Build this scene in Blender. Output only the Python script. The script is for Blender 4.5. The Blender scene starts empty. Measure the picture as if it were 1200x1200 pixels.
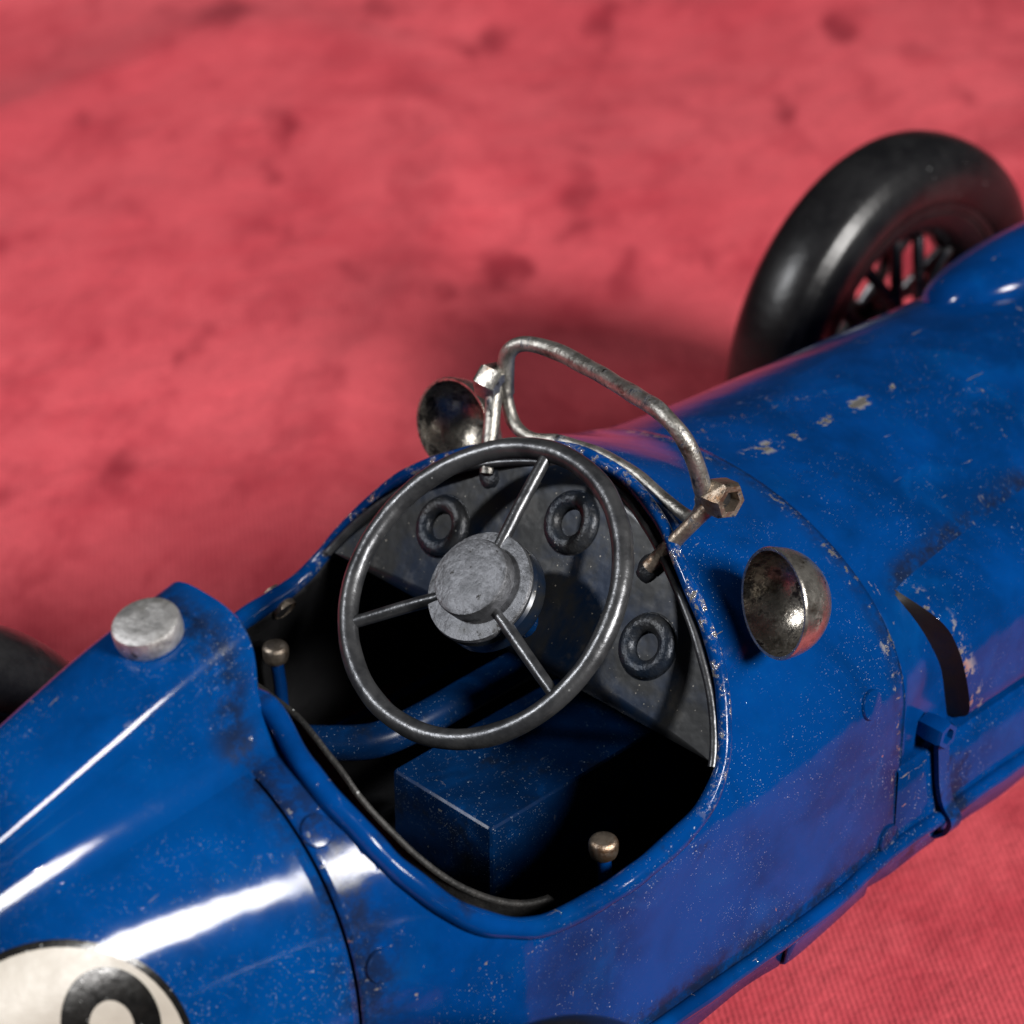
import bpy, bmesh, math, random
import numpy as np
from mathutils import Vector, Matrix, noise
from mathutils.bvhtree import BVHTree

random.seed(7)
sc = bpy.context.scene
COL = sc.collection
CM = 0.01            # everything below is written in centimetres
GZ = 6.3             # height of the car's datum (bottom of the dashboard) above the cloth

# ------------------------------------------------------------------ camera
AZ, EL = math.radians(45), math.radians(31)
cdir = Vector((-math.cos(AZ) * math.cos(EL), -math.sin(AZ) * math.cos(EL), math.sin(EL)))
cd = bpy.data.cameras.new('camera')
cam = bpy.data.objects.new('camera', cd)
COL.objects.link(cam)
cam.location = Vector((-21.05, -21.16, 20.02 + GZ)) * CM
cam.rotation_euler = (-cdir).to_track_quat('-Z', 'Y').to_euler()
cd.sensor_width = 36
cd.lens = 102
cd.clip_start = 0.01
cd.clip_end = 50
cd.dof.use_dof = True
cd.dof.focus_distance = 0.347
cd.dof.aperture_fstop = 30
sc.camera = cam

# ------------------------------------------------------------------ light
w = bpy.data.worlds.new('World')
sc.world = w
w.use_nodes = True
w.node_tree.nodes['Background'].inputs[0].default_value = (0.9, 0.95, 1.0, 1)
w.node_tree.nodes['Background'].inputs[1].default_value = 0.022


def lamp(name, pos, size, power, col=(1, 1, 1)):
    aim = Vector((2, 0, 0))
    d = (Vector(pos) - aim).normalized()
    l = bpy.data.lights.new(name, 'AREA')
    l.shape = 'DISK'
    l.size = size * CM
    l.energy = power
    l.color = col
    o = bpy.data.objects.new(name, l)
    COL.objects.link(o)
    o.location = (Vector(pos) + Vector((0, 0, GZ))) * CM
    o.rotation_euler = d.to_track_quat('Z', 'Y').to_euler()
    return o


lamp('studio_lamp_right', (8, -234, 150), 76, 138, (1, 0.97, 0.94))
lamp('studio_lamp_left', (-52, 38, 54), 8, 3.7, (0.97, 0.98, 1.0))

vs = sc.view_settings
vs.view_transform = 'Standard'
vs.look = 'None'
vs.exposure = 0.0
vs.gamma = 1.0


# ------------------------------------------------------------------ materials
class NT:
    def __init__(self, name):
        self.m = bpy.data.materials.new(name)
        self.m.use_nodes = True
        self.t = self.m.node_tree
        self.b = self.t.nodes['Principled BSDF']
        tc = self.t.nodes.new('ShaderNodeTexCoord')
        mp = self.t.nodes.new('ShaderNodeMapping')
        mp.inputs['Scale'].default_value = (100, 100, 100)
        self.link(tc.outputs['Object'], mp.inputs['Vector'])
        self.co = mp.outputs[0]

    def link(self, a, b):
        self.t.links.new(a, b)

    def put(self, sock, v):
        if hasattr(v, 'is_linked'):
            self.link(v, sock)
        elif isinstance(v, (tuple, list)) and len(v) == 3 and len(sock.default_value) == 4:
            sock.default_value = (*v, 1)
        else:
            sock.default_value = v

    def noise(self, scale, detail=4, rough=0.55, dist=0.0, co=None, stretch=None):
        n = self.t.nodes.new('ShaderNodeTexNoise')
        c = co or self.co
        if stretch:
            mp = self.t.nodes.new('ShaderNodeMapping')
            mp.inputs['Scale'].default_value = stretch
            self.link(c, mp.inputs['Vector'])
            c = mp.outputs[0]
        self.link(c, n.inputs['Vector'])
        n.inputs['Scale'].default_value = scale
        n.inputs['Detail'].default_value = detail
        n.inputs['Roughness'].default_value = rough
        n.inputs['Distortion'].default_value = dist
        return n.outputs['Fac']

    def step(self, v, lo, hi):
        n = self.t.nodes.new('ShaderNodeMapRange')
        n.interpolation_type = 'SMOOTHSTEP'
        self.put(n.inputs['Value'], v)
        n.inputs['From Min'].default_value = lo
        n.inputs['From Max'].default_value = hi
        return n.outputs['Result']

    def math(self, op, a, b=0.0, c=None):
        n = self.t.nodes.new('ShaderNodeMath')
        n.operation = op
        self.put(n.inputs[0], a)
        self.put(n.inputs[1], b)
        if c is not None:
            self.put(n.inputs[2], c)
        return n.outputs[0]

    def mix(self, f, a, b):
        n = self.t.nodes.new('ShaderNodeMix')
        n.data_type = 'RGBA'
        self.put(n.inputs[0], f)
        self.put(n.inputs[6], a)
        self.put(n.inputs[7], b)
        return n.outputs[2]

    def specks(self, scale, thresh, size):
        """sparse dust grains: a random few of the voronoi cells show a small dot"""
        v = self.t.nodes.new('ShaderNodeTexVoronoi')
        v.inputs['Scale'].default_value = scale
        self.link(self.co, v.inputs['Vector'])
        sep = self.t.nodes.new('ShaderNodeSeparateColor')
        self.link(v.outputs['Color'], sep.inputs[0])
        sel = self.math('GREATER_THAN', sep.outputs[0], thresh)
        sz = self.math('MULTIPLY', sep.outputs[1], size)
        dot = self.math('LESS_THAN', v.outputs['Distance'], sz)
        return self.math('MULTIPLY', sel, dot)

    def xyz(self):
        s = self.t.nodes.new('ShaderNodeSeparateXYZ')
        self.link(self.co, s.inputs[0])
        return s.outputs

    def bump(self, h, strength, dist_cm, prev=None):
        n = self.t.nodes.new('ShaderNodeBump')
        n.inputs['Strength'].default_value = strength
        n.inputs['Distance'].default_value = dist_cm * CM
        self.put(n.inputs['Height'], h)
        if prev is not None:
            self.link(prev, n.inputs['Normal'])
        return n.outputs[0]

    def out(self, color, rough, metal=0.0, normal=None, **kw):
        self.put(self.b.inputs['Base Color'], color)
        self.put(self.b.inputs['Roughness'], rough)
        self.put(self.b.inputs['Metallic'], metal)
        if normal is not None:
            self.link(normal, self.b.inputs['Normal'])
        for k_, v_ in kw.items():
            self.put(self.b.inputs[k_.replace('_', ' ')], v_)
        return self.m


SILL = -2.95
BLUE = (0.0004, 0.038, 0.178)


def paint(name, base=BLUE, chip=0.74, dirt=0.62, speck=0.90, rough=0.09, dark=(0.0003, 0.020, 0.092),
          chipcol=(0.55, 0.52, 0.48), bumpy=0.35, extra=None, dirtcol=(0.008, 0.008, 0.010), grime_and_shade=None):
    n = NT(name)
    big = n.step(n.noise(0.5, 6, 0.62, 0.3), 0.36, 0.68)
    col = n.mix(big, base, dark)
    tint = n.step(n.noise(0.9, 4, 0.55, 0.5), 0.52, 0.76)
    col = n.mix(n.math('MULTIPLY', tint, 0.5), col, (0.0006, 0.055, 0.215))
    d = n.step(n.math('ADD', n.noise(0.75, 8, 0.68), n.math('MULTIPLY', n.noise(7, 4), 0.12)), dirt, dirt + 0.14)
    if grime_and_shade:
        g = n.math('MULTIPLY', grime_and_shade(n), n.step(n.noise(2.6, 8, 0.72), 0.36, 0.62))
        d = n.math('MAXIMUM', d, g)
    col = n.mix(n.math('MULTIPLY', d, 0.78), col, dirtcol)
    c1 = n.step(n.noise(3.2, 9, 0.72), chip, chip + 0.015)
    zone = n.step(n.noise(0.45, 3), 0.48, 0.62)
    scr = n.math('MULTIPLY', zone, n.step(n.noise(7.0, 4, 0.6, 0, None, (0.22, 2.4, 1.3)), 0.70, 0.72))
    scr2 = n.math('MULTIPLY', zone, n.step(n.noise(8.0, 4, 0.6, 0.2, None, (1.6, 0.3, 0.6)), 0.705, 0.725))
    c = n.math('MAXIMUM', c1, n.math('MAXIMUM', scr, scr2))
    if extra:
        c = n.math('MAXIMUM', c, extra(n))
    col = n.mix(c, col, chipcol)
    gr = n.step(n.noise(0.7, 6, 0.7), 0.43, 0.66)
    s1 = n.specks(15, speck, 0.17)
    s2 = n.specks(34, speck - 0.03, 0.26)
    s3 = n.specks(60, speck - 0.10, 0.30)
    sp = n.math('MULTIPLY', n.math('MAXIMUM', s1, n.math('MAXIMUM', s2, s3)), n.math('ADD', n.math('MULTIPLY', gr, 0.72), 0.02))
    col = n.mix(sp, col, (0.40, 0.46, 0.52))
    r = n.math('ADD', rough, n.math('MULTIPLY', d, 0.10))
    r = n.math('ADD', r, n.math('MULTIPLY', n.step(n.noise(4, 6, 0.7), 0.5, 0.85), 0.10))
    r = n.math('ADD', r, n.math('MULTIPLY', sp, 0.4))
    h = n.math('ADD', n.math('MULTIPLY', n.noise(1.0, 2), 1.0), n.math('MULTIPLY', n.noise(16, 4, 0.65), 0.030))
    h = n.math('SUBTRACT', h, n.math('MULTIPLY', c, 0.08))
    h = n.math('ADD', h, n.math('MULTIPLY', sp, 0.10))
    nm = n.bump(h, bumpy, 0.06)
    return n.out(col, r, n.math('MULTIPLY', c, 0.85), nm, IOR=1.27)


def seam_grime(n):
    """old dirt packed along the sheet joints and above the sill bead"""
    x, y, z = n.xyz()[:3]
    a = n.math('SUBTRACT', 1.0, n.step(n.math('ABSOLUTE', n.math('ADD', x, 4.95)), 0.05, 0.75))
    b = n.math('SUBTRACT', 1.0, n.step(n.math('ABSOLUTE', n.math('SUBTRACT', z, GZ + SILL + .1)), 0.06, 0.45))
    f = n.math('SUBTRACT', 1.0, n.step(n.math('ABSOLUTE', n.math('SUBTRACT', x, 3.66)), 0.04, 0.35))
    lo = n.math('MULTIPLY', n.math('SUBTRACT', 1.0, n.step(z, GZ - 1.2, GZ - .3)), n.math('MULTIPLY', n.step(n.noise(0.6, 4), 0.45, 0.70), 0.22))
    return n.math('MAXIMUM', n.math('MAXIMUM', a, lo), n.math('MAXIMUM', b, n.math('MULTIPLY', f, 0.7)))


def hood_grime(n):
    x, y, z = n.xyz()[:3]
    b = n.math('SUBTRACT', 1.0, n.step(n.math('ABSOLUTE', n.math('SUBTRACT', z, GZ + .34)), 0.03, 0.22))
    return n.math('MULTIPLY', n.math('MULTIPLY', b, n.step(x, 4.0, 4.4)), n.math('LESS_THAN', y, -2.0))


def tail_grime(n):
    x, y, z = n.xyz()[:3]
    a = n.math('SUBTRACT', 1.0, n.step(n.math('ABSOLUTE', n.math('ADD', x, 5.0)), 0.05, 0.45))
    return a


def hood_wear(n):
    x, y, z = n.xyz()[:3]
    line = n.math('SUBTRACT', 1.0, n.step(n.math('ABSOLUTE', n.math('ADD', y, 0.28)), 0.03, 0.17))
    rng = n.math('MULTIPLY', n.step(x, 4.0, 4.4), n.math('SUBTRACT', 1.0, n.step(x, 7.0, 7.6)))
    k_ = n.step(n.noise(2.6, 6, 0.68), 0.56, 0.585)
    a = n.math('MULTIPLY', n.math('MULTIPLY', line, rng), k_)
    l2 = n.math('SUBTRACT', 1.0, n.step(n.math('ABSOLUTE', n.math('SUBTRACT', y, 0.55)), 0.05, 0.3))
    r2 = n.math('MULTIPLY', n.step(x, 3.6, 4.1), n.math('SUBTRACT', 1.0, n.step(x, 5.6, 6.2)))
    b = n.math('MULTIPLY', n.math('MULTIPLY', l2, r2), n.step(n.noise(3.4, 7, 0.75), 0.60, 0.62))
    return n.math('MAXIMUM', a, b)


def seam_wear(n):
    """flaked paint along the tail seam and along the front lip of the scuttle"""
    x, y, z = n.xyz()[:3]
    a = n.math('SUBTRACT', 1.0, n.step(n.math('ABSOLUTE', n.math('SUBTRACT', x, 3.62)), 0.04, 0.22))
    b = n.math('MULTIPLY', n.math('SUBTRACT', 1.0, n.step(n.math('ABSOLUTE', n.math('ADD', x, 5.01)), 0.02, 0.10)), 1.0)
    return n.math('MULTIPLY', n.math('MAXIMUM', a, b), n.step(n.noise(5.5, 8, 0.75), 0.58, 0.60))


def duct_wear(n):
    """bright scrapes where the duct's rear edge stands proud"""
    x, y, z = n.xyz()[:3]
    e = n.math('ADD', 4.36, n.math('MULTIPLY', n.math('SUBTRACT', GZ + .1, z), 0.42))
    a = n.math('SUBTRACT', 1.0, n.step(n.math('ABSOLUTE', n.math('SUBTRACT', x, e)), 0.06, 0.36))
    return n.math('MULTIPLY', a, n.step(n.noise(5.0, 8, 0.75), 0.53, 0.57))


def lip_wear(n):
    """the scuttle's lip is rubbed bright"""
    x, y, z = n.xyz()[:3]
    return n.math('MULTIPLY', n.step(x, -0.6, 0.6), n.step(n.noise(6.5, 9, 0.78), 0.53, 0.60))


M = {}
M['blue'] = paint('blue_enamel', chip=0.79, dirt=0.70, speck=0.86, extra=seam_wear, grime_and_shade=seam_grime)
M['blue_hood'] = paint('blue_enamel_hood', extra=hood_wear, chip=0.80, dirt=0.70, speck=0.955, rough=0.13, grime_and_shade=hood_grime)
M['blue_duct'] = paint('blue_enamel_duct', chip=0.79, dirt=0.66, extra=duct_wear)
M['blue_tail'] = paint('blue_enamel_tail', chip=0.79, dirt=0.68, speck=0.76, rough=0.10, base=(0.0004, 0.044, 0.190), bumpy=0.18, grime_and_shade=tail_grime)
M['blue_dirty'] = paint('blue_enamel_dirty', chip=0.76, dirt=0.63, speck=0.92)
M['blue_rim'] = paint('blue_enamel_rim', chip=0.68, dirt=0.60, speck=0.9, rough=0.12, bumpy=0.6, extra=lip_wear)
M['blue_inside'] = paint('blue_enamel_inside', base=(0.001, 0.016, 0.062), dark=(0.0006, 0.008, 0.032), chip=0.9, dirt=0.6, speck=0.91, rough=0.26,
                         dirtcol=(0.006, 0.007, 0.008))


def simple(name, col, rough, metal=0.0, col2=None, nscale=2.0, bump=0.2, bscale=8, speck=None, **kw):
    n = NT(name)
    c = col
    if col2:
        c = n.mix(n.step(n.noise(nscale, 6, 0.65), 0.38, 0.66), col, col2)
    if speck:
        c = n.mix(n.specks(20, speck, 0.26), c, (0.35, 0.36, 0.36))
    r = n.math('ADD', rough, n.math('MULTIPLY', n.math('SUBTRACT', n.noise(nscale * 3, 5, 0.7), 0.5), 0.25))
    nm = n.bump(n.noise(bscale, 5, 0.6), bump, 0.03)
    return n.out(c, r, metal, nm, **kw)


M['grime_and_shade'] = simple('grimy_recess_shade', (0.010, 0.008, 0.008), 0.55, 0.0, (0.003, 0.006, 0.014), 1.5, Specular_IOR_Level=0.2)  # dirty brown tin, darkened to paint in the shade of the duct's recess
M['black'] = simple('painted_shade_black', (0.006, 0.006, 0.007), 0.6)  # near-black colour paints deep shade onto the insides of the body
M['leather'] = simple('black_leather', (0.010, 0.010, 0.010), 0.55, 0, (0.022, 0.021, 0.020), 4, 0.6, 14, speck=0.95)
M['gunmetal'] = simple('gunmetal_lacquer', (0.105, 0.107, 0.112), 0.33, 0.70, (0.05, 0.052, 0.057), 2.5, 0.30, 7, speck=0.97)
M['rubber'] = simple('tyre_rubber', (0.006, 0.006, 0.007), 0.31, 0, (0.014, 0.014, 0.015), 1.2, 0.25, 6, speck=0.985, Specular_IOR_Level=0.35)
M['spoke'] = simple('spoke_steel', (0.24, 0.24, 0.245), 0.34, 0.8, (0.02, 0.022, 0.03), 1.0)
M['darkmetal'] = simple('wheel_dark_metal', (0.012, 0.014, 0.018), 0.35, 0.5)


def dash_mat():
    n = NT('dashboard_lacquer')
    f = n.step(n.noise(0.8, 5, 0.62, 0.3), 0.42, 0.62)
    c = n.mix(f, (0.022, 0.023, 0.024), (0.004, 0.013, 0.034))
    d = n.step(n.noise(2.2, 6, 0.7), 0.55, 0.7)
    c = n.mix(n.math('MULTIPLY', d, 0.5), c, (0.038, 0.036, 0.032))
    sp = n.math('MAXIMUM', n.specks(16, 0.93, 0.22), n.specks(30, 0.95, 0.3))
    c = n.mix(sp, c, (0.25, 0.23, 0.20))
    nm = n.bump(n.math('ADD', n.noise(1.5, 3), n.math('MULTIPLY', n.noise(16, 4), 0.05)), 0.25, 0.05)
    return n.out(c, n.math('ADD', 0.30, n.math('MULTIPLY', d, 0.2)), 0.35, nm)


M['dash'] = dash_mat()


M['gaugepaint'] = simple('gauge_lacquer', (0.030, 0.031, 0.033), 0.32, 0.35, (0.010, 0.017, 0.030), 1.4, 0.9, 9, speck=0.93)


def worn_metal(name, base=(0.50, 0.45, 0.38), paintcol=(0.004, 0.022, 0.085), paint_lo=0.52, tarnish=(0.10, 0.060, 0.030), rough=0.28, bmp=0.5):
    n = NT(name)
    c = n.mix(n.step(n.noise(4.5, 7, 0.7), 0.42, 0.66), base, tuple(v * 0.55 for v in base))
    c = n.mix(n.step(n.noise(2.4, 8, 0.75), 0.50, 0.68), c, tarnish)
    p = n.step(n.noise(3.0, 9, 0.75, 0.2), paint_lo, paint_lo + 0.10)
    c = n.mix(p, c, paintcol)
    k_ = n.step(n.noise(6, 6, 0.7), 0.60, 0.68)
    c = n.mix(k_, c, (0.02, 0.018, 0.016))
    m = n.math('MULTIPLY', n.math('SUBTRACT', 1.0, p), 0.92)
    r = n.math('ADD', rough, n.math('MULTIPLY', n.noise(7, 6, 0.7), 0.22))
    nm = n.bump(n.noise(7, 6, 0.65), bmp, 0.05)
    return n.out(c, r, m, nm)


M['wornframe'] = worn_metal('worn_frame_metal', base=(0.50, 0.48, 0.44), paint_lo=0.55, paintcol=(0.012, 0.020, 0.045), tarnish=(0.11, 0.09, 0.075))
M['brass'] = worn_metal('tarnished_brass', base=(0.42, 0.35, 0.28), paint_lo=0.54, paintcol=(0.03, 0.035, 0.05), tarnish=(0.24, 0.13, 0.065))
M['cup'] = worn_metal('tarnished_mirror_metal', base=(0.58, 0.55, 0.50), paintcol=(0.03, 0.028, 0.03), paint_lo=0.60, tarnish=(0.12, 0.09, 0.07), rough=0.16, bmp=0.22)
M['cupin'] = worn_metal('tarnished_bowl_inside', base=(0.46, 0.42, 0.36), paintcol=(0.012, 0.010, 0.010), paint_lo=0.49, tarnish=(0.055, 0.035, 0.022), rough=0.16, bmp=0.25)
M['silver'] = worn_metal('dull_silver', base=(0.62, 0.61, 0.60), paintcol=(0.30, 0.30, 0.31), paint_lo=0.62, tarnish=(0.33, 0.32, 0.30), rough=0.42)
M['hubgrey'] = worn_metal('hub_grey_lacquer', base=(0.20, 0.205, 0.22), paintcol=(0.13, 0.137, 0.15), paint_lo=0.55, tarnish=(0.15, 0.155, 0.165), rough=0.40)
M['white'] = simple('roundel_white', (0.33, 0.30, 0.255), 0.42, 0, (0.37, 0.34, 0.29), 1.5, 0.1)
M['ink'] = simple('roundel_black', (0.004, 0.004, 0.004), 0.2, 0, (0.008, 0.0075, 0.007), 3, 0.1, speck=0.80, Specular_IOR_Level=0.35)


def cloth_mat():
    n = NT('red_velvet')
    a = n.step(n.noise(0.10, 5, 0.62, 0.6), 0.36, 0.68)
    b = n.step(n.noise(0.22, 8, 0.70, 0.4), 0.44, 0.72)
    turn = n.t.nodes.new('ShaderNodeMapping')          # the nap was brushed along one diagonal
    turn.inputs['Rotation'].default_value = (0, 0, math.radians(-45))
    n.link(n.co, turn.inputs['Vector'])
    d = n.step(n.noise(0.46, 3, 0.5, 0.2, turn.outputs[0], (0.50, 1.0, 1.0)), 0.59, 0.72)
    e = n.step(n.noise(0.70, 6, 0.66, 0.3, turn.outputs[0], (0.55, 1.0, 1.0)), 0.46, 0.70)
    c = n.mix(a, (0.66, 0.100, 0.120), (0.57, 0.076, 0.095))
    c = n.mix(n.math('MULTIPLY', b, 0.75), c, (0.43, 0.040, 0.056))
    c = n.mix(n.math('MULTIPLY', e, 0.58), c, (0.36, 0.030, 0.046))
    c = n.mix(n.math('MULTIPLY', d, 0.85), c, (0.215, 0.014, 0.025))
    f = n.noise(9, 4, 0.7)
    c = n.mix(n.math('MULTIPLY', n.step(f, 0.42, 0.68), 0.30), c, (0.36, 0.034, 0.050))
    # fine woven ribs of the velvet ground
    wv = n.t.nodes.new('ShaderNodeTexWave')
    wv.wave_type = 'BANDS'
    wv.bands_direction = 'X'
    mp = n.t.nodes.new('ShaderNodeMapping')
    mp.inputs['Rotation'].default_value = (0, 0, math.radians(38))
    n.link(n.co, mp.inputs['Vector'])
    n.link(mp.outputs[0], wv.inputs['Vector'])
    wv.inputs['Scale'].default_value = 3.6
    wv.inputs['Distortion'].default_value = 1.2
    wv.inputs['Detail'].default_value = 2
    wv.inputs['Detail Scale'].default_value = 2.0
    rib = n.math('ADD', wv.outputs['Fac'], n.math('MULTIPLY', n.noise(22, 3, 0.7), 0.9))
    c = n.mix(n.math('MULTIPLY', n.math('SUBTRACT', 1.0, wv.outputs['Fac']), n.math('MULTIPLY', n.step(n.noise(0.25, 4), 0.35, 0.7), 0.42)), c, (0.27, 0.022, 0.036))
    nm = n.bump(rib, 0.28, 0.03)
    nm = n.bump(n.noise(0.8, 5, 0.6), 0.5, 0.25, nm)
    return n.out(c, 0.85, 0, nm, Sheen_Weight=0.08, Sheen_Roughness=0.5, Sheen_Tint=(1, 0.45, 0.5), Specular_IOR_Level=0.05)


M['cloth'] = cloth_mat()


# ------------------------------------------------------------------ mesh helpers (centimetres)
class MB:
    def __init__(self):
        self.v, self.f = [], []

    def add(self, vs_, fs_):
        o = len(self.v)
        self.v += [tuple(p) for p in vs_]
        self.f += [tuple(i + o for i in f) for f in fs_]
        return self

    def grid(self, rows, close_u=False, close_v=False):
        nr, nc = len(rows), len(rows[0])
        vs_ = [p for r in rows for p in r]
        fs_ = []
        for i in range(nr - (0 if close_u else 1)):
            for j in range(nc - (0 if close_v else 1)):
                a, b = i, (i + 1) % nr
                c, d = j, (j + 1) % nc
                fs_.append((a * nc + c, a * nc + d, b * nc + d, b * nc + c))
        return self.add(vs_, fs_)

    def tube(self, path, rad, seg=12, closed=False, caps=True, wob=0.0, seed=0):
        P = [Vector(p) for p in path]
        n = len(P)
        rad = rad if isinstance(rad, (list, tuple)) else [rad] * n
        tang = []
        for i in range(n):
            a = P[(i - 1) % n] if (closed or i > 0) else P[i]
            b = P[(i + 1) % n] if (closed or i < n - 1) else P[i]
            tang.append((b - a).normalized())
        u = tang[0].orthogonal().normalized()
        rows = []
        for i in range(n):
            t = tang[i]
            u = (u - t * u.dot(t)).normalized()
            w_ = t.cross(u)
            row = []
            for k_ in range(seg):
                a = 2 * math.pi * k_ / seg
                d = u * math.cos(a) + w_ * math.sin(a)
                r = rad[i]
                if wob:
                    r *= 1 + wob * noise.noise((P[i] + d * rad[i]) * 2.3 + Vector((seed, seed, 0)))
                row.append(P[i] + d * r)
            rows.append(row)
        if closed:
            # align the last ring with the first one
            best = min(range(seg), key=lambda s: sum((rows[0][k_] - rows[-1][(k_ + s) % seg]).length for k_ in range(0, seg, 3)))
            o = len(self.v)
            self.grid(rows, False, True)
            nl = (n - 1) * seg
            self.f += [(o + nl + (k_ + best) % seg, o + nl + (k_ + 1 + best) % seg, o + (k_ + 1) % seg, o + k_) for k_ in range(seg)]
        else:
            o = len(self.v)
            self.grid(rows, False, True)
            if caps:
                self.f.append(tuple(o + k_ for k_ in range(seg))[::-1])
                self.f.append(tuple(o + (n - 1) * seg + k_ for k_ in range(seg)))
        return self

    def lathe(self, prof, origin, axis, seg=32, closed_prof=False):
        ax = Vector(axis).normalized()
        u = ax.orthogonal().normalized()
        w_ = ax.cross(u)
        O = Vector(origin)
        rows = []
        for k_ in range(seg):
            a = 2 * math.pi * k_ / seg
            d = u * math.cos(a) + w_ * math.sin(a)
            rows.append([O + ax * h + d * r for r, h in prof])
        return self.grid(rows, True, closed_prof)

    def box(self, lo, hi):
        x0, y0, z0 = lo
        x1, y1, z1 = hi
        return self.add([(x0, y0, z0), (x1, y0, z0), (x1, y1, z0), (x0, y1, z0), (x0, y0, z1), (x1, y0, z1), (x1, y1, z1), (x0, y1, z1)],
                        [(0, 3, 2, 1), (4, 5, 6, 7), (0, 1, 5, 4), (1, 2, 6, 5), (2, 3, 7, 6), (3, 0, 4, 7)])

    def mesh(self, name, sharp=38, local=False, bevel=0.0):
        off = Vector((0, 0, 0 if local else GZ))
        bm = bmesh.new()
        vs_ = [bm.verts.new((Vector(p) + off) * CM) for p in self.v]
        for f in self.f:
            try:
                bm.faces.new([vs_[i] for i in f])
            except ValueError:
                pass
        bmesh.ops.remove_doubles(bm, verts=bm.verts, dist=1e-6)
        bmesh.ops.recalc_face_normals(bm, faces=bm.faces)
        if bevel:
            bmesh.ops.bevel(bm, geom=[e for e in bm.edges if e.is_manifold and e.calc_face_angle(0) > 0.6], offset=bevel * CM, segments=3, affect='EDGES', profile=0.6)
        for f in bm.faces:
            f.smooth = True
        for e in bm.edges:
            if e.is_manifold and e.calc_face_angle(0) > math.radians(sharp):
                e.smooth = False
        me = bpy.data.meshes.new(name)
        bm.to_mesh(me)
        bm.free()
        return me

    def obj(self, name, mat, parent=None, sharp=38, local=False, bevel=0.0):
        o = bpy.data.objects.new(name, self.mesh(name, sharp, local, bevel))
        o.data.materials.append(M[mat])
        COL.objects.link(o)
        o.parent = parent
        return o


def spline(pts, n=8, closed=False):
    P = [Vector(p) for p in pts]
    out = []
    m = len(P)
    for i in range(m if closed else m - 1):
        p1, p2 = P[i], P[(i + 1) % m]
        p0 = P[(i - 1) % m] if (closed or i > 0) else p1 * 2 - p2
        p3 = P[(i + 2) % m] if (closed or i < m - 2) else p2 * 2 - p1
        for k_ in range(n):
            t = k_ / n
            out.append(0.5 * ((2 * p1) + (p2 - p0) * t + (2 * p0 - 5 * p1 + 4 * p2 - p3) * t * t + (3 * p1 - p0 - 3 * p2 + p3) * t ** 3))
    if not closed:
        out.append(P[-1])
    return out


def pchip(xs, ys, x):
    i = 0
    while i < len(xs) - 2 and x > xs[i + 1]:
        i += 1
    h = [xs[j + 1] - xs[j] for j in range(len(xs) - 1)]
    d = [(ys[j + 1] - ys[j]) / h[j] for j in range(len(h))]

    def sl(j):
        if j == 0:
            return d[0]
        if j == len(xs) - 1:
            return d[-1]
        return 0 if d[j - 1] * d[j] <= 0 else 2 * d[j - 1] * d[j] / (d[j - 1] + d[j])
    t = (x - xs[i]) / h[i]
    return ((1 + 2 * t) * (1 - t) ** 2 * ys[i] + t * (1 - t) ** 2 * h[i] * sl(i) + t * t * (3 - 2 * t) * ys[i + 1] + t * t * (t - 1) * h[i] * sl(i + 1))


# ------------------------------------------------------------------ body surface
XS = [-15, -12.5, -9, -7, -4.9, -3, -1, 1.5, 3.7, 4.6, 6, 10, 17]
TT = [-1.6, -.35, 1.0, 1.42, 1.6, 1.75, 1.95, 2.07, 1.42, 1.32, 1.25, 1.2, 1.1]
WW = [.15, .8, 1.8, 2.35, 2.85, 3.4, 3.63, 3.6, 3.42, 3.27, 3.12, 2.75, 2.2]
ZZ = [-2, -1.7, -1.5, -1.4, -1.3, -1.1, -1, -1, -1, -1, -1, -1, -1]
SILL = -2.95


def tail_e(X):
    t = min(1, max(0, (-2.5 - X) / 2.0))
    return 1 - .10 * t * t * (3 - 2 * t)


def S(X, v, inset=0.0):
    """body skin: X along the car, v = 0 on the crown, +-1 at the shoulder, +-2 at the sill"""
    T = pchip(XS, TT, X) - inset
    W = pchip(XS, WW, X) - inset
    z0 = pchip(XS, ZZ, X)
    s = -1 if v < 0 else 1
    v = abs(v)
    a = min(v, 1) * math.pi / 2
    q = max(v - 1, 0)
    e = tail_e(X)
    return Vector((X, s * (W * math.sin(a) ** e + q * q * min(.05, W * .02)), z0 + (T - z0) * max(math.cos(a), 0) ** e - q * (z0 - SILL)))


def body_z(X, y):
    T, W, z0 = pchip(XS, TT, X), pchip(XS, WW, X), pchip(XS, ZZ, X)
    t = min(abs(y) / W, 0.999)
    e = tail_e(X)
    return z0 + (T - z0) * (1 - t ** (2 / e)) ** (e / 2)


def frange(a, b, n):
    return [a + (b - a) * i / n for i in range(n + 1)]


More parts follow.
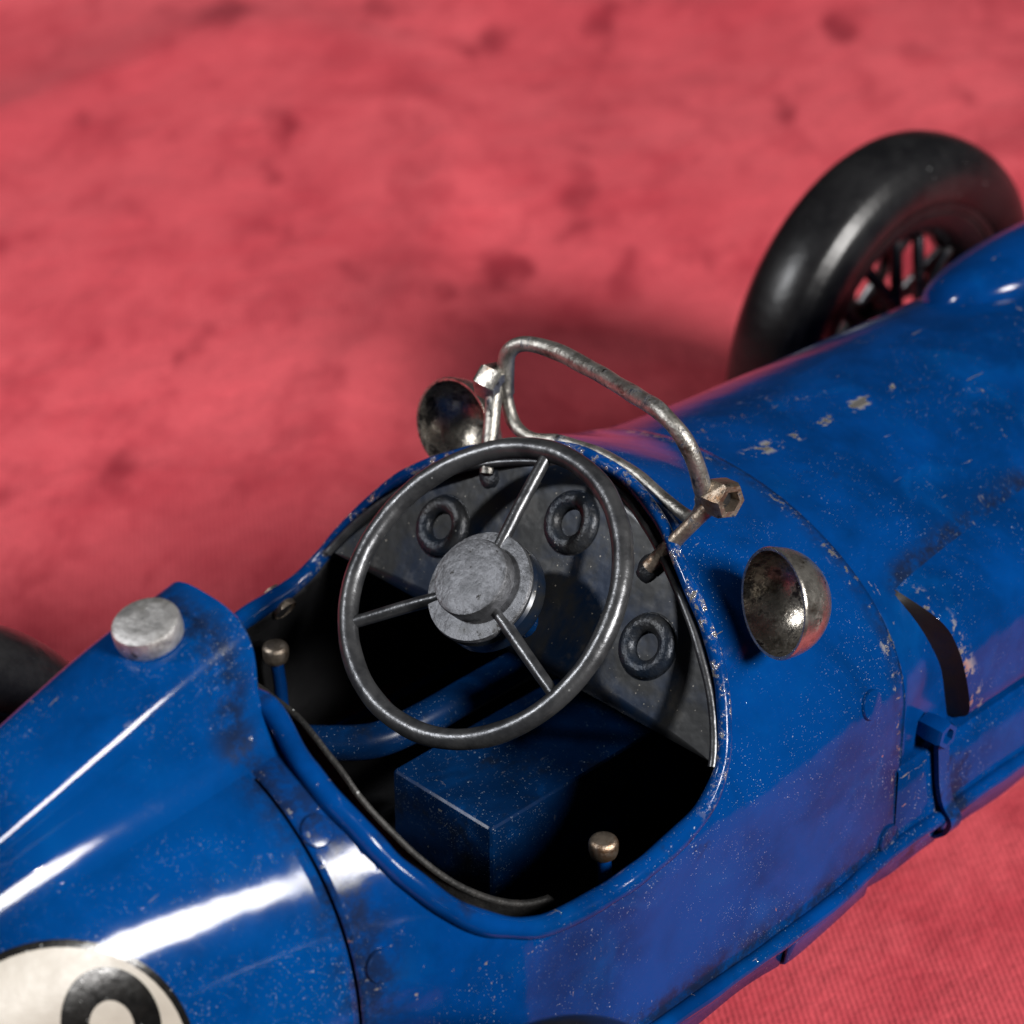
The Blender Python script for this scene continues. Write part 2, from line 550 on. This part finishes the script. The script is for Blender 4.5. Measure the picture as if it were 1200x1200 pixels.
# ------------------------------------------------------------------ cloth
def make_cloth():
    n = 330
    lo, hi = -70.0, 150.0

    def fold(x, y):
        p = Vector((x, y, 0))
        r = math.hypot(max(abs(x - 4) - 13, 0), max(abs(y) - 6, 0))
        k_ = min(1, r / 8)
        h = 0.55 * noise.noise(p * 0.055 + Vector((3.1, 0, 0))) + 0.22 * noise.noise(Vector((x * 0.16 + y * 0.05, y * 0.11 - x * 0.05, 2.0)))
        rdg = 1 - abs(noise.noise(Vector((x * 0.07 - y * 0.05, x * 0.03 + y * 0.045, 9.0)))) * 2.2
        h += 0.35 * max(rdg, 0) ** 6
        h += 0.05 * noise.noise(p * 0.55)
        z = -0.06 + k_ * h
        e = -12.0 + 0.4 * noise.noise(Vector((x * .1, 0, 4))) - y      # unseen near edge drops away, added to keep red out of flank reflections
        if e > 0:
            z -= 2.2 * (math.sqrt(e * e + .6) - .77)
        return z
    rows = [[(x, y, fold(x, y)) for y in frange(lo, hi, n)] for x in frange(lo, hi, n)]
    o = MB().grid(rows).obj('cloth', 'cloth', None, 180, True)
    o['kind'] = 'structure'
    o['label'] = 'red crushed velvet cloth spread under the blue model car'
    o['category'] = 'cloth'
    return o


make_cloth()

# ------------------------------------------------------------------ the car
car = bpy.data.objects.new('model_race_car', None)
COL.objects.link(car)
car.empty_display_size = 0.02
car['label'] = 'worn blue tinplate model racing car with open cockpit and wire wheels'
car['category'] = 'model car'

# cockpit opening, right half, in (X, v)
HALF = [(1.62, 0.0), (1.60, .09), (1.38, .217), (1.09, .352), (.79, .51), (.47, .674), (.12, .802), (-.36, .878), (-1.25, .912),
        (-2.16, .934), (-2.98, .912), (-3.74, .798), (-4.21, .652), (-4.49, .465), (-4.52, .30), (-4.48, .12), (-4.46, 0.0)]
loop = [(x, -v, 0) for x, v in HALF] + [(x, v, 0) for x, v in HALF[-2:0:-1]]
LOOP = [(p.x, p.y) for p in spline(loop, 10, True)]


def inside(x, y):
    c = False
    j = len(LOOP) - 1
    for i in range(len(LOOP)):
        xi, yi = LOOP[i]
        xj, yj = LOOP[j]
        if (yi > y) != (yj > y) and x < (xj - xi) * (y - yi) / (yj - yi) + xi:
            c = not c
        j = i
    return c


def shell(x0, x1, nx, nv, hole=False, inset=0.0):
    xs = frange(x0, x1, nx)
    vv = frange(-2, 2, nv)
    pts = [[(x, v) for v in vv] for x in xs]
    keep = [[True] * nv for _ in range(nx)]
    if hole:
        A = np.array(LOOP) * np.array([1, 3.4])
        for i in range(nx):
            for j in range(nv):
                if inside((xs[i] + xs[i + 1]) / 2, (vv[j] + vv[j + 1]) / 2):
                    keep[i][j] = False
        for i in range(1, nx):
            for j in range(1, nv):
                s = {keep[i][j], keep[i - 1][j], keep[i][j - 1], keep[i - 1][j - 1]}
                if len(s) == 2:
                    p = np.array(pts[i][j]) * np.array([1, 3.4])
                    q = A[((A - p) ** 2).sum(1).argmin()]
                    pts[i][j] = (float(q[0]), float(q[1] / 3.4))
    mb = MB()
    mb.v = [tuple(S(x, v, inset)) for r in pts for x, v in r]
    m = nv + 1
    mb.f = [(i * m + j, i * m + j + 1, (i + 1) * m + j + 1, (i + 1) * m + j) for i in range(nx) for j in range(nv) if keep[i][j]]
    return mb


def skin(mb, name, mat, thick, parent=car):
    o = mb.obj(name, mat, parent, 60)
    o.data.materials.append(M['black'])
    s = o.modifiers.new('sheet', 'SOLIDIFY')
    s.thickness = thick * CM
    s.offset = -1
    s.material_offset = 1
    s.material_offset_rim = 0
    return o


def fix_out(o):
    """make the normals of an open skin point away from the car's middle"""
    me = o.data
    c = Vector((0, 0, (GZ - 1.5) * CM))
    tot = 0
    for p in me.polygons:
        d = p.center - c
        d.x = 0
        tot += p.normal.dot(d) * p.area
    if tot < 0:
        me.flip_normals()
    return o


cowl = fix_out(skin(shell(-5.01, 3.70, 110, 150, True), 'cockpit_body', 'blue', 0.07))
hood = fix_out(skin(shell(3.66, 16.4, 70, 90, False, 0.05), 'hood', 'blue_hood', 0.07))

# tail, closed to a point behind
tail = fix_out(skin(shell(-15, -5.055, 80, 100), 'tail', 'blue_tail', 0.07))


# head fairing behind the driver, standing on the tail
def fairing():
    xs = [-4.56, -4.60, -4.68, -4.8] + frange(-5.0, -12.6, 40)
    ZT = ([-12.6, -10.8, -8.3, -6.7, -5.5, -4.56], [-.40, .95, 1.80, 2.38, 2.78, 3.02])
    HW = ([-12.6, -10, -8, -6, -4.5], [.2, .48, .66, .76, .80])
    rows = []
    for i, x in enumerate(xs):
        zt, hw = pchip(*ZT, x), pchip(*HW, x)
        if i == 0:
            zt -= .05
            hw -= .04
        fl = min(.42, hw * .8)
        row = []
        zf = body_z(x, hw) + min(.60, max(.05, (zt - body_z(x, 0)) * .55))
        for k_ in range(9):                       # concave fillet on the right
            s = 1 - k_ / 8
            y = hw + fl * s
            zb = body_z(x, y) - .015
            row.append((x, -y, zb + (zf - zb) * (1 - math.sqrt(1 - (1 - s) ** 2))))
        for k_ in range(1, 36):
            a = math.pi * k_ / 36
            ca, sa = math.cos(a), math.sin(a)
            y = -hw * math.copysign(abs(ca) ** .66, ca)
            row.append((x, y, zf + (zt - zf) * abs(sa) ** .66))
        row += [(p[0], -p[1], p[2]) for p in row[8::-1]]
        rows.append(row)
    mb = MB().grid(rows)
    n = len(rows[0])
    mb.f.append(tuple(range(n)))
    return mb


fair = fairing().obj('head_fairing', 'blue_tail', car, 50)
# filler cap on the fairing
ax = Vector((-.26, 0, .97)).normalized()
cap0 = Vector((-5.36, 0, 2.72))
MB().lathe([(0, -.1), (.43, -.1), (.425, .02), (.40, .04), (.33, .09)], cap0, ax, 32).obj('filler_neck', 'blue_dirty', fair, 30)
MB().lathe([(.33, .08), (.37, .10), (.382, .15), (.382, .29), (.368, .325), (.33, .345), (.2, .35), (0, .345)], cap0, ax, 36).obj('filler_cap', 'silver', fair, 30)


# --- race number roundel: printed discs laid on the tail skin
def bvh_of(o):
    return BVHTree.FromPolygons([v.co.copy() for v in o.data.vertices], [tuple(p.vertices) for p in o.data.polygons])


tail_bvh = bvh_of(tail)
rc = S(-8.42, -.79)
rn = Vector((-.27, -.80, .54)).normalized()
ru = Vector((1, 0, 0))
ru = (ru - rn * ru.dot(rn)).normalized()     # along the car
rv = rn.cross(ru)                            # up the flank


def lay(u, v, lift):
    p = (rc + ru * u + rv * v + rn * 3 + Vector((0, 0, GZ))) * CM
    hit = tail_bvh.ray_cast(p, -rn)
    if hit[0] is None:
        hit = tail_bvh.find_nearest(p)
    q = hit[0] / CM - Vector((0, 0, GZ))
    return q + rn * lift


def flat_ring(r0, r1, lift, sx=1.0, sy=1.0, cu=0.0, cv=0.0, seg=64, nr=6, a0=0.0, a1=2 * math.pi, rot=0.0):
    rows = []
    for i in range(nr + 1):
        r = r0 + (r1 - r0) * i / nr
        row = []
        for k_ in range(seg + 1):
            a = a0 + (a1 - a0) * k_ / seg
            x, y = r * math.cos(a) * sx, r * math.sin(a) * sy
            row.append(lay(cu + x * math.cos(rot) - y * math.sin(rot), cv + x * math.sin(rot) + y * math.cos(rot), lift))
        rows.append(row)
    return MB().grid(rows)


rd = flat_ring(0, 1.50, .008).obj('race_number_roundel', 'white', tail, 180)
rd['label'] = 'cream race number roundel with black outline'
MB_ring = flat_ring(1.49, 1.57, .012).obj('roundel_outline', 'ink', tail, 180)


def digit(parts, name):
    mb = MB()
    for p in parts:
        r = flat_ring(**p)
        mb.add(r.v, r.f)
    return mb.obj(name, 'ink', tail, 180)


# ------------------------------------------------------------------ cockpit rim
def rim_path():
    out = []
    for i, (x, v) in enumerate(LOOP):
        p = S(x, v)
        # the lip waves where it was hammered round in front of the fairing
        k_ = max(0, 1 - abs(v) / .30) * (1 if x < -3.5 else 0)
        p.z += .06 + k_ * (.32 + .10 * math.sin(v * 30))
        p.x += k_ * .10 * math.sin(v * 22)
        p += Vector((noise.noise(p * 1.1), noise.noise(p * 1.1 + Vector((5, 0, 0))), noise.noise(p * 1.3 + Vector((0, 7, 0))))) * .035
        out.append(p)
    return out


RP = rim_path()
rr = [.088 if p.x > .1 else .088 + .045 * min(1, (.1 - p.x) / .8) for p in RP]
MB().tube(RP, rr, 12, True, wob=.18).obj('cockpit_rim', 'blue_rim', car, 70)
# inner bead beside the scuttle part of the rim
inner = []
for x, v in LOOP:
    if x > .15:
        inner.append(S(x - .10, v * .955) + Vector((0, 0, -.12)))
i0 = max(range(len(inner)), key=lambda i: (inner[i] - inner[i - 1]).length)
inner = inner[i0:] + inner[:i0]
MB().tube(inner, .055, 8, False, wob=.2).obj('scuttle_bead', 'gunmetal', car, 70)

# ------------------------------------------------------------------ dashboard: inclined plate under the scuttle lip
DS = .70                       # the plate leans forward: X = DS * Z + DX
DX = .14
DN = Vector((-1, 0, DS)).normalized()
edge = []
for x, v in LOOP:
    if x > -.12:
        p = S(x, v)
        edge.append((p.y * .965, max(p.z * .97, -.02)))
edge.sort(key=lambda e: e[0])
ys = [e[0] for e in edge]
zs = [e[1] for e in edge]


def dash_top(y):
    return float(np.interp(y, ys, zs))


rows = []
for k_ in range(13):
    f = k_ / 12
    rows.append([(DS * (f * dash_top(y)) + DX, y, f * dash_top(y)) for y in frange(ys[0], ys[-1], 48)])
dash = MB().grid(rows).obj('dashboard', 'dash', car, 60)
s = dash.modifiers.new('sheet', 'SOLIDIFY')
s.thickness = .09 * CM
s.offset = 0
for (y, z, r) in ((-1.82, .70, .40), (-.04, 1.45, .40), (1.80, .80, .40)):
    c = Vector((DS * z + DX, y, z)) + DN * .03
    g = MB().lathe([(.44, -.02), (.43, .012)] + [(.285 + .115 * math.cos(a), .03 + .10 * math.sin(a)) for a in frange(-.1, math.pi + .2, 18)] + [(.17, -.01)], c, DN, 40).obj('gauge', 'gaugepaint', dash, 60)
    MB().lathe([(0, .012), (.10, .012), (.15, .008), (.18, .0)], c, DN, 28).obj('gauge_face', 'dash', g, 60)

# ------------------------------------------------------------------ steering wheel
ph = math.radians(48)
SN = Vector((-math.cos(ph), 0, math.sin(ph)))
SU = Vector((0, 1, 0))
SV = SN.cross(SU)              # points down the wheel face
if SV.z > 0:
    SV = -SV
SCn = Vector((-.38, 0, 1.15))
rimp = []
for k_ in range(96):
    a = 2 * math.pi * k_ / 96
    d = SU * math.cos(a) + SV * math.sin(a)
    rimp.append(SCn + d * (1.895 + .012 * math.sin(3 * a + 1)) + SN * .02 * math.sin(2 * a))
sw = MB().tube(rimp, .130, 18, True, wob=.10).obj('steering_wheel', 'gunmetal', car, 70)
hubc = SCn + SN * .10
for ang in (math.radians(-82), math.radians(38), math.radians(158)):
    d = SU * math.cos(ang) + SV * math.sin(ang)
    MB().tube([hubc - SN * .02 + d * .45, SCn + SN * .06 + d * 1.1, SCn + d * 1.84], [.085, .082, .080], 14, wob=.08).obj('spoke', 'gunmetal', sw, 70)
hub = MB().lathe([(.36, -.42), (.68, -.42), (.71, -.37), (.71, -.16), (.68, -.12), (.60, -.10)], hubc, SN, 40).obj('hub', 'dash', sw, 30)
MB().lathe([(.58, -.10), (.70, -.08), (.72, -.02), (.705, .02), (.60, .035), (0, .035)], hubc, SN, 44).obj('hub_plate', 'hubgrey', hub, 30)
MB().lathe([(.50, .03), (.505, .20), (.49, .235), (.45, .25), (.2, .25), (0, .25)], hubc + SV * -.03 + SU * .02, SN, 40).obj('hub_cap', 'hubgrey', hub, 30)
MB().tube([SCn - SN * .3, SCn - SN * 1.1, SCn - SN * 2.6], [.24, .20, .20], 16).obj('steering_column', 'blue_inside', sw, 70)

# ------------------------------------------------------------------ windscreen frame
WF = [[1.46, -1.84, 2.56], [1.31, -1.82, 3.01], [1.24, -1.65, 3.33], [1.28, -1.25, 3.48], [1.57, -0.5, 3.33], [1.87, 0.35, 3.17], [2.02, 1.15, 3.08],
      [1.94, 1.6, 3.05], [1.85, 1.8, 2.89], [1.82, 1.83, 2.56], [1.78, 1.76, 2.25], [1.71, 1.55, 2.00], [1.68, 1.2, 1.95], [1.76, .73, 2.05],
      [1.80, 0, 2.09], [1.78, -.51, 2.06], [1.74, -1.11, 1.92], [1.66, -1.55, 1.96], [1.52, -1.80, 2.40]]
wf = MB().tube(spline(WF, 8, True), [(.108 if p_[2] > 2.32 else .085) for p_ in spline(WF, 8, True)], 14, True, wob=.16, seed=3).obj('windscreen_frame', 'wornframe', car, 70)
for (foot, top, ydir) in (((1.03, -1.40, 1.47), (1.60, -1.98, 2.46), -1), ((1.12, 1.46, 1.55), (1.72, 1.90, 2.45), 1)):
    f, t = Vector(foot), Vector(top)
    m = (f + t) / 2
    st = MB().tube([f, f.lerp(t, .3), m, f.lerp(t, .75), t], [.10, .105, .095, .10, .12], 12, wob=.2, seed=ydir).obj('strut', 'brass' if ydir < 0 else 'wornframe', wf, 70)
    # flattened, soldered foot
    ft = MB().lathe([(0, .05), (.06, .055), (.12, .04), (.17, .0), (.20, -.07)], f + Vector((.03, -ydir * .04, -.05)), DN, 16)
    ft.v = [tuple(Vector(p) + Vector((0, .5, .7)) * .07 * noise.noise(Vector(p) * 8)) for p in ft.v]
    ft.obj('strut_foot', 'gaugepaint', st, 70)
    ad = Vector((-.10, ydir * 1.0, .12)).normalized()
    nut = []
    nm_ = MB()
    u = ad.orthogonal().normalized()
    w_ = ad.cross(u)
    hexp = lambda r, h: [t + ad * h + (u * math.cos(k_ * math.pi / 3) + w_ * math.sin(k_ * math.pi / 3)) * r for k_ in range(6)]
    circ = lambda r, h: [t + ad * h + (u * math.cos(k_ * math.pi / 3) + w_ * math.sin(k_ * math.pi / 3)) * r for k_ in range(6)]
    nm_.grid([hexp(.10, -.14), hexp(.22, -.12), hexp(.245, -.05), hexp(.245, .16), hexp(.215, .215), hexp(.14, .215), circ(.12, .08), circ(.02, .06)], False, True)
    nu = nm_.obj('nut', 'brass' if ydir < 0 else 'cup', wf, 30)
    MB().lathe([(0, .095), (.10, .095), (.118, .085)], t, ad, 16).obj('nut_hole_shade', 'black', nu, 60)  # black disc painted in for the shade inside the hole

# ------------------------------------------------------------------ mirror cups on the scuttle
for (c, a, r) in (((1.28, -3.20, 1.66), (-.86, .26, .14), .66), ((1.88, 2.84, 1.42), (-.90, -.05, .22), .62)):
    c, a = Vector(c), Vector(a).normalized()
    prof = []
    for k_ in range(13):
        t = math.pi / 2 * k_ / 12
        prof.append((r * math.sin(t), -r * .95 * math.cos(t)))
    prof += [(r * 1.02, .03), (r * 1.0, .055), (r * .95, .05)]
    bowl = [(r * .95, .05)]
    for k_ in range(11, -1, -1):
        t = math.pi / 2 * k_ / 12
        bowl.append((r * .93 * math.sin(t), -r * .88 * math.cos(t)))
    cup = MB().lathe(prof, c, a, 40).obj('mirror_cup', 'cup', car, 60)
    MB().lathe(bowl, c, a, 40).obj('mirror_bowl', 'cupin', cup, 60)
    base = S(c.x + .75, math.copysign(.60, c.y))
    MB().tube([base - Vector((0, 0, .1)), base.lerp(c - a * r * 1.15, .6), c - a * r * .93], [.16, .13, .12], 12).obj('stalk', 'cup', cup, 60)

# ------------------------------------------------------------------ inside the cockpit
MB().box((-4.7, -3.3, -2.93), (3.5, 3.3, -2.85)).obj('floor_pan', 'black', car)
bh = MB()
bh.grid([[(2.6, y, z) for y in frange(-3.3, 3.3, 8)] for z in (-2.9, -.5)])
bh.obj('firewall', 'black', car)
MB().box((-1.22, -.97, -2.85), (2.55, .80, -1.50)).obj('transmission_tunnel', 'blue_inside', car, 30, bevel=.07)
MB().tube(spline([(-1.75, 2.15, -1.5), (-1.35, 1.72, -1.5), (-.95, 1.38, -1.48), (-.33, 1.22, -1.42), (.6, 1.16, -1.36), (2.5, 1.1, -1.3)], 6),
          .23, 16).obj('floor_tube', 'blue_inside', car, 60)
# black seat back hanging inside the rear of the rim
top, bot = [], []
NB = [(x, v) for x, v in LOOP if x < -2.6]
NB.sort(key=lambda e: e[1])
for i, (x, v) in enumerate(NB):
    p = S(x, v)
    q = Vector((p.x + .52, p.y * .84, p.z - .22 + .03 * noise.noise(Vector((v * 9, 0, 0)))))
    top.append(q)
    bot.append(Vector((p.x + 1.0, p.y * .76, -2.7)))
rows = [top, [a.lerp(b, .04) + Vector((.06, 0, 0)) for a, b in zip(top, bot)], [a.lerp(b, .35) for a, b in zip(top, bot)], bot]
sb = MB().grid(rows).obj('seat_back', 'leather', car, 70)
s = sb.modifiers.new('sheet', 'SOLIDIFY')
s.thickness = .07 * CM
# levers with round knobs
for (x, y, zk) in ((-1.46, -3.06, -.52), (-1.10, 3.12, -.92)):
    lv = MB().tube([(x + .1, y, -2.8), (x + .05, y, zk - .5), (x, y, zk)], [.10, .09, .085], 10).obj('lever', 'blue', car, 60)
    MB().lathe([(0, -.13), (.10, -.13), (.155, -.08), (.172, -.02), (.175, .09), (.155, .135), (.11, .15), (0, .155)], (x, y, zk), (0, 0, 1), 20).obj('knob', 'brass', lv, 50)

# ------------------------------------------------------------------ lower body
for sgn in (-1, 1):
    # frame rail beside the narrower hood
    rows = []
    for x in frange(3.60, 15.5, 40):
        yo = 3.47 - max(0, x - 8) * .07
        yi = S(x, 1.3).y - .06
        rows.append([(x, sgn * yi, -1.78), (x, sgn * (yo - .04), -1.80), (x, sgn * yo, -1.86), (x, sgn * (yo + .02), -2.95), (x, sgn * (yo - .3), -3.0)])
    rail = MB().grid(rows).obj('frame_rail', 'blue_dirty', car, 40)
    # beaded sill
    path = []
    for x in frange(-13.5, 15.5, 150):
        y = S(x, 2).y if x < 3.6 else 3.47 - max(0, x - 8) * .07
        if 2.6 < x < 3.6:
            y = S(x, 2).y + (3.47 - S(x, 2).y) * (x - 2.6)
        path.append((x, sgn * (y + .06), SILL - .03 + .015 * noise.noise(Vector((x * .9, sgn, 0)))))
    MB().tube(path, .115, 10, wob=.15).obj('sill_bead', 'blue_dirty', car, 70)
    # undertray panels below the bead
    for (xa, xb, mat_) in ((-12, 1.26, 'blue_dirty'), (1.34, 4.62, 'blue_dirty'), (4.72, 15.4, 'blue_dirty')):
        rows = []
        for x in frange(xa, xb, max(12, int((xb - xa) / .15))):
            y = (S(x, 2).y if x < 3.2 else 3.45 - max(0, x - 8) * .07)
            dz = .05 * noise.noise(Vector((x * 1.1, 3, 0))) + .03 * math.sin(x * 2.9)
            b = .02 if xa < 1 else (.05 if xa < 3 else .03)
            rows.append([(x, sgn * (y + b - .02), SILL - .06), (x, sgn * (y + b - .03), SILL - .22), (x, sgn * (y + b - .10), SILL - .58 + dz), (x, sgn * (y - .35), SILL - .74 + dz), (x, sgn * .3, SILL - .8)])
        u_ = MB().grid(rows).obj('undertray_panel', mat_, car, 60)
        s = u_.modifiers.new('sheet', 'SOLIDIFY')
        s.thickness = .05 * CM
    if sgn > 0:
        continue
    # bonnet side duct, on the driver's right: stands proud of the hood, its slanted rear end closed by a wedge
    rows = []
    for i, x in enumerate(frange(0, 1, 26)):
        def at(xx, z, out):
            w_ = (z + 1) / (pchip(XS, TT, xx) + 1)
            yy = pchip(XS, WW, xx) * (math.sqrt(max(0, 1 - w_ * w_)) if z > -1 else 1) - .05
            return (xx, sgn * max(yy - .03, out), z)
        xr = lambda a: a + (13.5 - a) * (0 if i < 2 else (i - 1) / 25)
        tp = 0 if i == 0 else 1
        taper = max(0, xr(4.6) - 8) * .07
        if i == 0:
            row = [at(4.12, .36, 0), at(4.28, .02, 0), at(4.50, -.5, 0), at(4.75, -1.1, 0), at(4.92, -1.70, 0), at(4.94, -1.76, 0)]
        else:
            row = [at(xr(4.24), .30, 0), at(xr(4.48), -.02, 3.26 - taper), at(xr(4.70), -.45, 3.42 - taper), at(xr(4.89), -1.05, 3.49 - taper), at(xr(5.02), -1.60, 3.48 - taper), at(xr(5.0), -1.76, 3.30 - taper)]
        rows.append(spline(row, 5))
    duct = MB().grid(rows[1:]).obj('bonnet_duct', 'blue_duct', car, 80)
    MB().grid([rows[0], [a.lerp(b, .5) - Vector((0, sgn * .03, 0)) for a, b in zip(rows[0], rows[1])], rows[1]]).obj('duct_end', 'grime_and_shade', duct, 80)
for sgn in (-1, 1):
    # bonnet strap: nut, flat strap over the bead
    P = [(4.30, 3.58, -1.50), (4.36, 3.57, -1.85), (4.45, 3.57, -2.4), (4.55, 3.59, -2.75), (4.60, 3.70, -2.98), (4.63, 3.62, -3.22), (4.62, 3.45, -3.38)]
    mb = MB()
    rows = []
    for (x, y, z) in spline(P, 4):
        wd = .11
        rows.append([(x - wd, sgn * (y - .04), z), (x - wd, sgn * (y + .035), z), (x + wd, sgn * (y + .035), z), (x + wd, sgn * (y - .04), z)])
    mb.grid(rows, False, True)
    strap = mb.obj('bonnet_strap', 'blue_dirty', car, 30)
    nmb = MB()
    hx = lambda r, y: [(4.30 + r * math.cos(k_ * math.pi / 3 + .3), sgn * y, -1.52 + r * math.sin(k_ * math.pi / 3 + .3)) for k_ in range(6)]
    nmb.grid([hx(.18, 3.3), hx(.205, 3.45), hx(.205, 3.64), hx(.18, 3.69), hx(.115, 3.69), hx(.09, 3.58), hx(.01, 3.58)], False, True)
    nmb.obj('strap_nut', 'blue_dirty', strap, 30)
    # flat rivet heads on the skin
    for (x, v, r) in ((2.94, .875, .20), (3.45, 1.93, .22), (-4.71, .842, .21), (-4.83, .455, .19), (-4.7, 1.5, .21)):
        c = S(x, sgn * v)
        n_ = (S(x + .05, sgn * v) - c).cross(S(x, sgn * (v + .02)) - c).normalized()
        if n_.dot(c - Vector((c.x, 0, -1))) < 0:
            n_ = -n_
        MB().lathe([(r, -.06), (r, .015), (r * .93, .04), (r * .6, .05), (0, .05)], c, n_, 28).obj('rivet_head', 'blue', car, 30)
# small bolt outside the left rim
MB().lathe([(0, .16), (.13, .15), (.17, .08), (.17, -.2)], (-.62, 3.62, -.52), (0, .8, .5), 14).obj('side_bolt', 'brass', car, 40)

# hood blister near the radiator
rows = []
for i in range(25):
    t = i / 24
    x = 9.75 + 5.4 * t
    k_ = math.sqrt(max(0, 1 - (1 - min(1, t / .45)) ** 2)) if t < .45 else 1.0
    hw, hh = 1.10 * k_, .66 * k_
    row = []
    for j in range(25):
        a = math.pi * j / 24
        y = .95 - hw * math.cos(a)
        row.append((x, y, body_z(x, y) - .08 + hh * math.sin(a) ** .9))
    rows.append(row)
MB().grid(rows).obj('hood_blister', 'blue_hood', hood, 60)
# radiator block closing the nose
mb = MB()
ring = lambda x, s_, n=40: [(x, S(16.4, v).y * s_, -1 + (S(16.4, v).z + 1) * s_) for v in frange(-2, 2, n)]
mb.grid([ring(16.36, 1.03), ring(16.9, 1.05), ring(17.1, 1.0), ring(17.1, .88)])
rad = mb.obj('radiator_shell', 'silver', car, 40)
MB().box((16.5, -1.9, -2.8), (16.95, 1.9, .75)).obj('radiator_core', 'darkmetal', rad)


# ------------------------------------------------------------------ wheels
def make_wheel():
    R, hwid = 3.55, .74
    rim_prof = [(r_ - .20, y_) for r_, y_ in [(2.32, -.50), (2.50, -.56), (2.54, -.50), (2.44, -.42), (2.28, -.30), (2.22, 0), (2.28, .30), (2.44, .42), (2.54, .50), (2.50, .56), (2.32, .50), (2.10, .28), (2.02, 0), (2.10, -.28)]]
    wh = MB().lathe(rim_prof, (0, 0, 0), (0, 1, 0), 64, True).obj('wheel', 'darkmetal', car, 30, True)
    half = [(2.24, .46), (2.26, .54), (2.33, .58), (2.38, .565), (2.40, .60), (2.48, .625), (2.52, .615), (2.55, .66), (2.74, .735), (2.94, .76), (3.10, .735),
            (3.24, .675), (3.31, .63), (3.33, .60), (3.36, .59), (3.44, .50), (3.50, .37), (3.54, .18), (3.55, 0)]
    prof = [(r_, -y_) for r_, y_ in half] + [(r_, y_) for r_, y_ in half[-2::-1]]
    MB().lathe(prof, (0, 0, 0), (0, 1, 0), 96).obj('tyre', 'rubber', wh, 40, True)
    MB().lathe([(0, -.75), (.20, -.74), (.28, -.66), (.42, -.60), (.46, -.5), (.38, -.3), (.36, .3), (.46, .5), (.42, .6), (.28, .66), (.2, .74), (0, .75)], (0, 0, 0), (0, 1, 0), 28).obj('wheel_hub', 'darkmetal', wh, 40, True)
    first = {}
    N = 7
    for side in (-1, 1):
        for tw in (-1, 1):
            for k_ in range(N):
                key = (side, tw)
                if key not in first:
                    a = tw * .62
                    p0 = Vector((math.cos(a) * .42, side * .48, math.sin(a) * .42))
                    p1 = Vector((2.02, side * .10 * tw, 0))
                    o = MB().tube([p0, p0.lerp(p1, .5), p1], .11, 8).obj('wire_spoke', 'spoke', wh, 60, True)
                    first[key] = o
                else:
                    o = first[key].copy()
                    COL.objects.link(o)
                    o.parent = wh
                o.rotation_euler = (0, 2 * math.pi * (k_ + (.25 if tw > 0 else -.25) + (.5 if side > 0 else 0)) / N, 0)
    return wh


w0 = make_wheel()
spots = [(14.3, 5.3, -2.75), (14.3, -5.3, -2.75), (-5.5, 5.4, -3.05), (-5.5, -5.4, -3.05)]
for i, (x, y, z) in enumerate(spots):
    if i == 0:
        o = w0
    else:
        o = w0.copy()
        COL.objects.link(o)
        for ch in list(w0.children):
            c = ch.copy()
            COL.objects.link(c)
            c.parent = o
    o.parent = car
    o.location = (x * CM, y * CM, (z + GZ) * CM)
    if i:
        o.rotation_euler = (0, .4 * i, 0)
    if x < 0:
        o.scale = (.91, .91, .91)
for (x, y, z) in ((14.3, 5.3, -2.75), (-5.5, 5.4, -3.05)):
    MB().tube([(x, -y + .5, z), (x, 0, z - .1), (x, y - .5, z)], .26, 14).obj('axle', 'darkmetal', car, 60)

# race number: only its upper part shows in the photograph
digit([dict(r0=.30, r1=.66, lift=.016, sx=.80, sy=1.0, cu=.78, cv=.34), dict(r0=.30, r1=.72, lift=.0175, sx=.85, sy=1.0, cu=.78, cv=-.56)], 'race_digit')
digit([dict(r0=.30, r1=.66, lift=.016, sx=.80, sy=1.0, cu=-.92, cv=.78), dict(r0=.30, r1=.72, lift=.0175, sx=.85, sy=1.0, cu=-.92, cv=-.12)], 'race_digit')
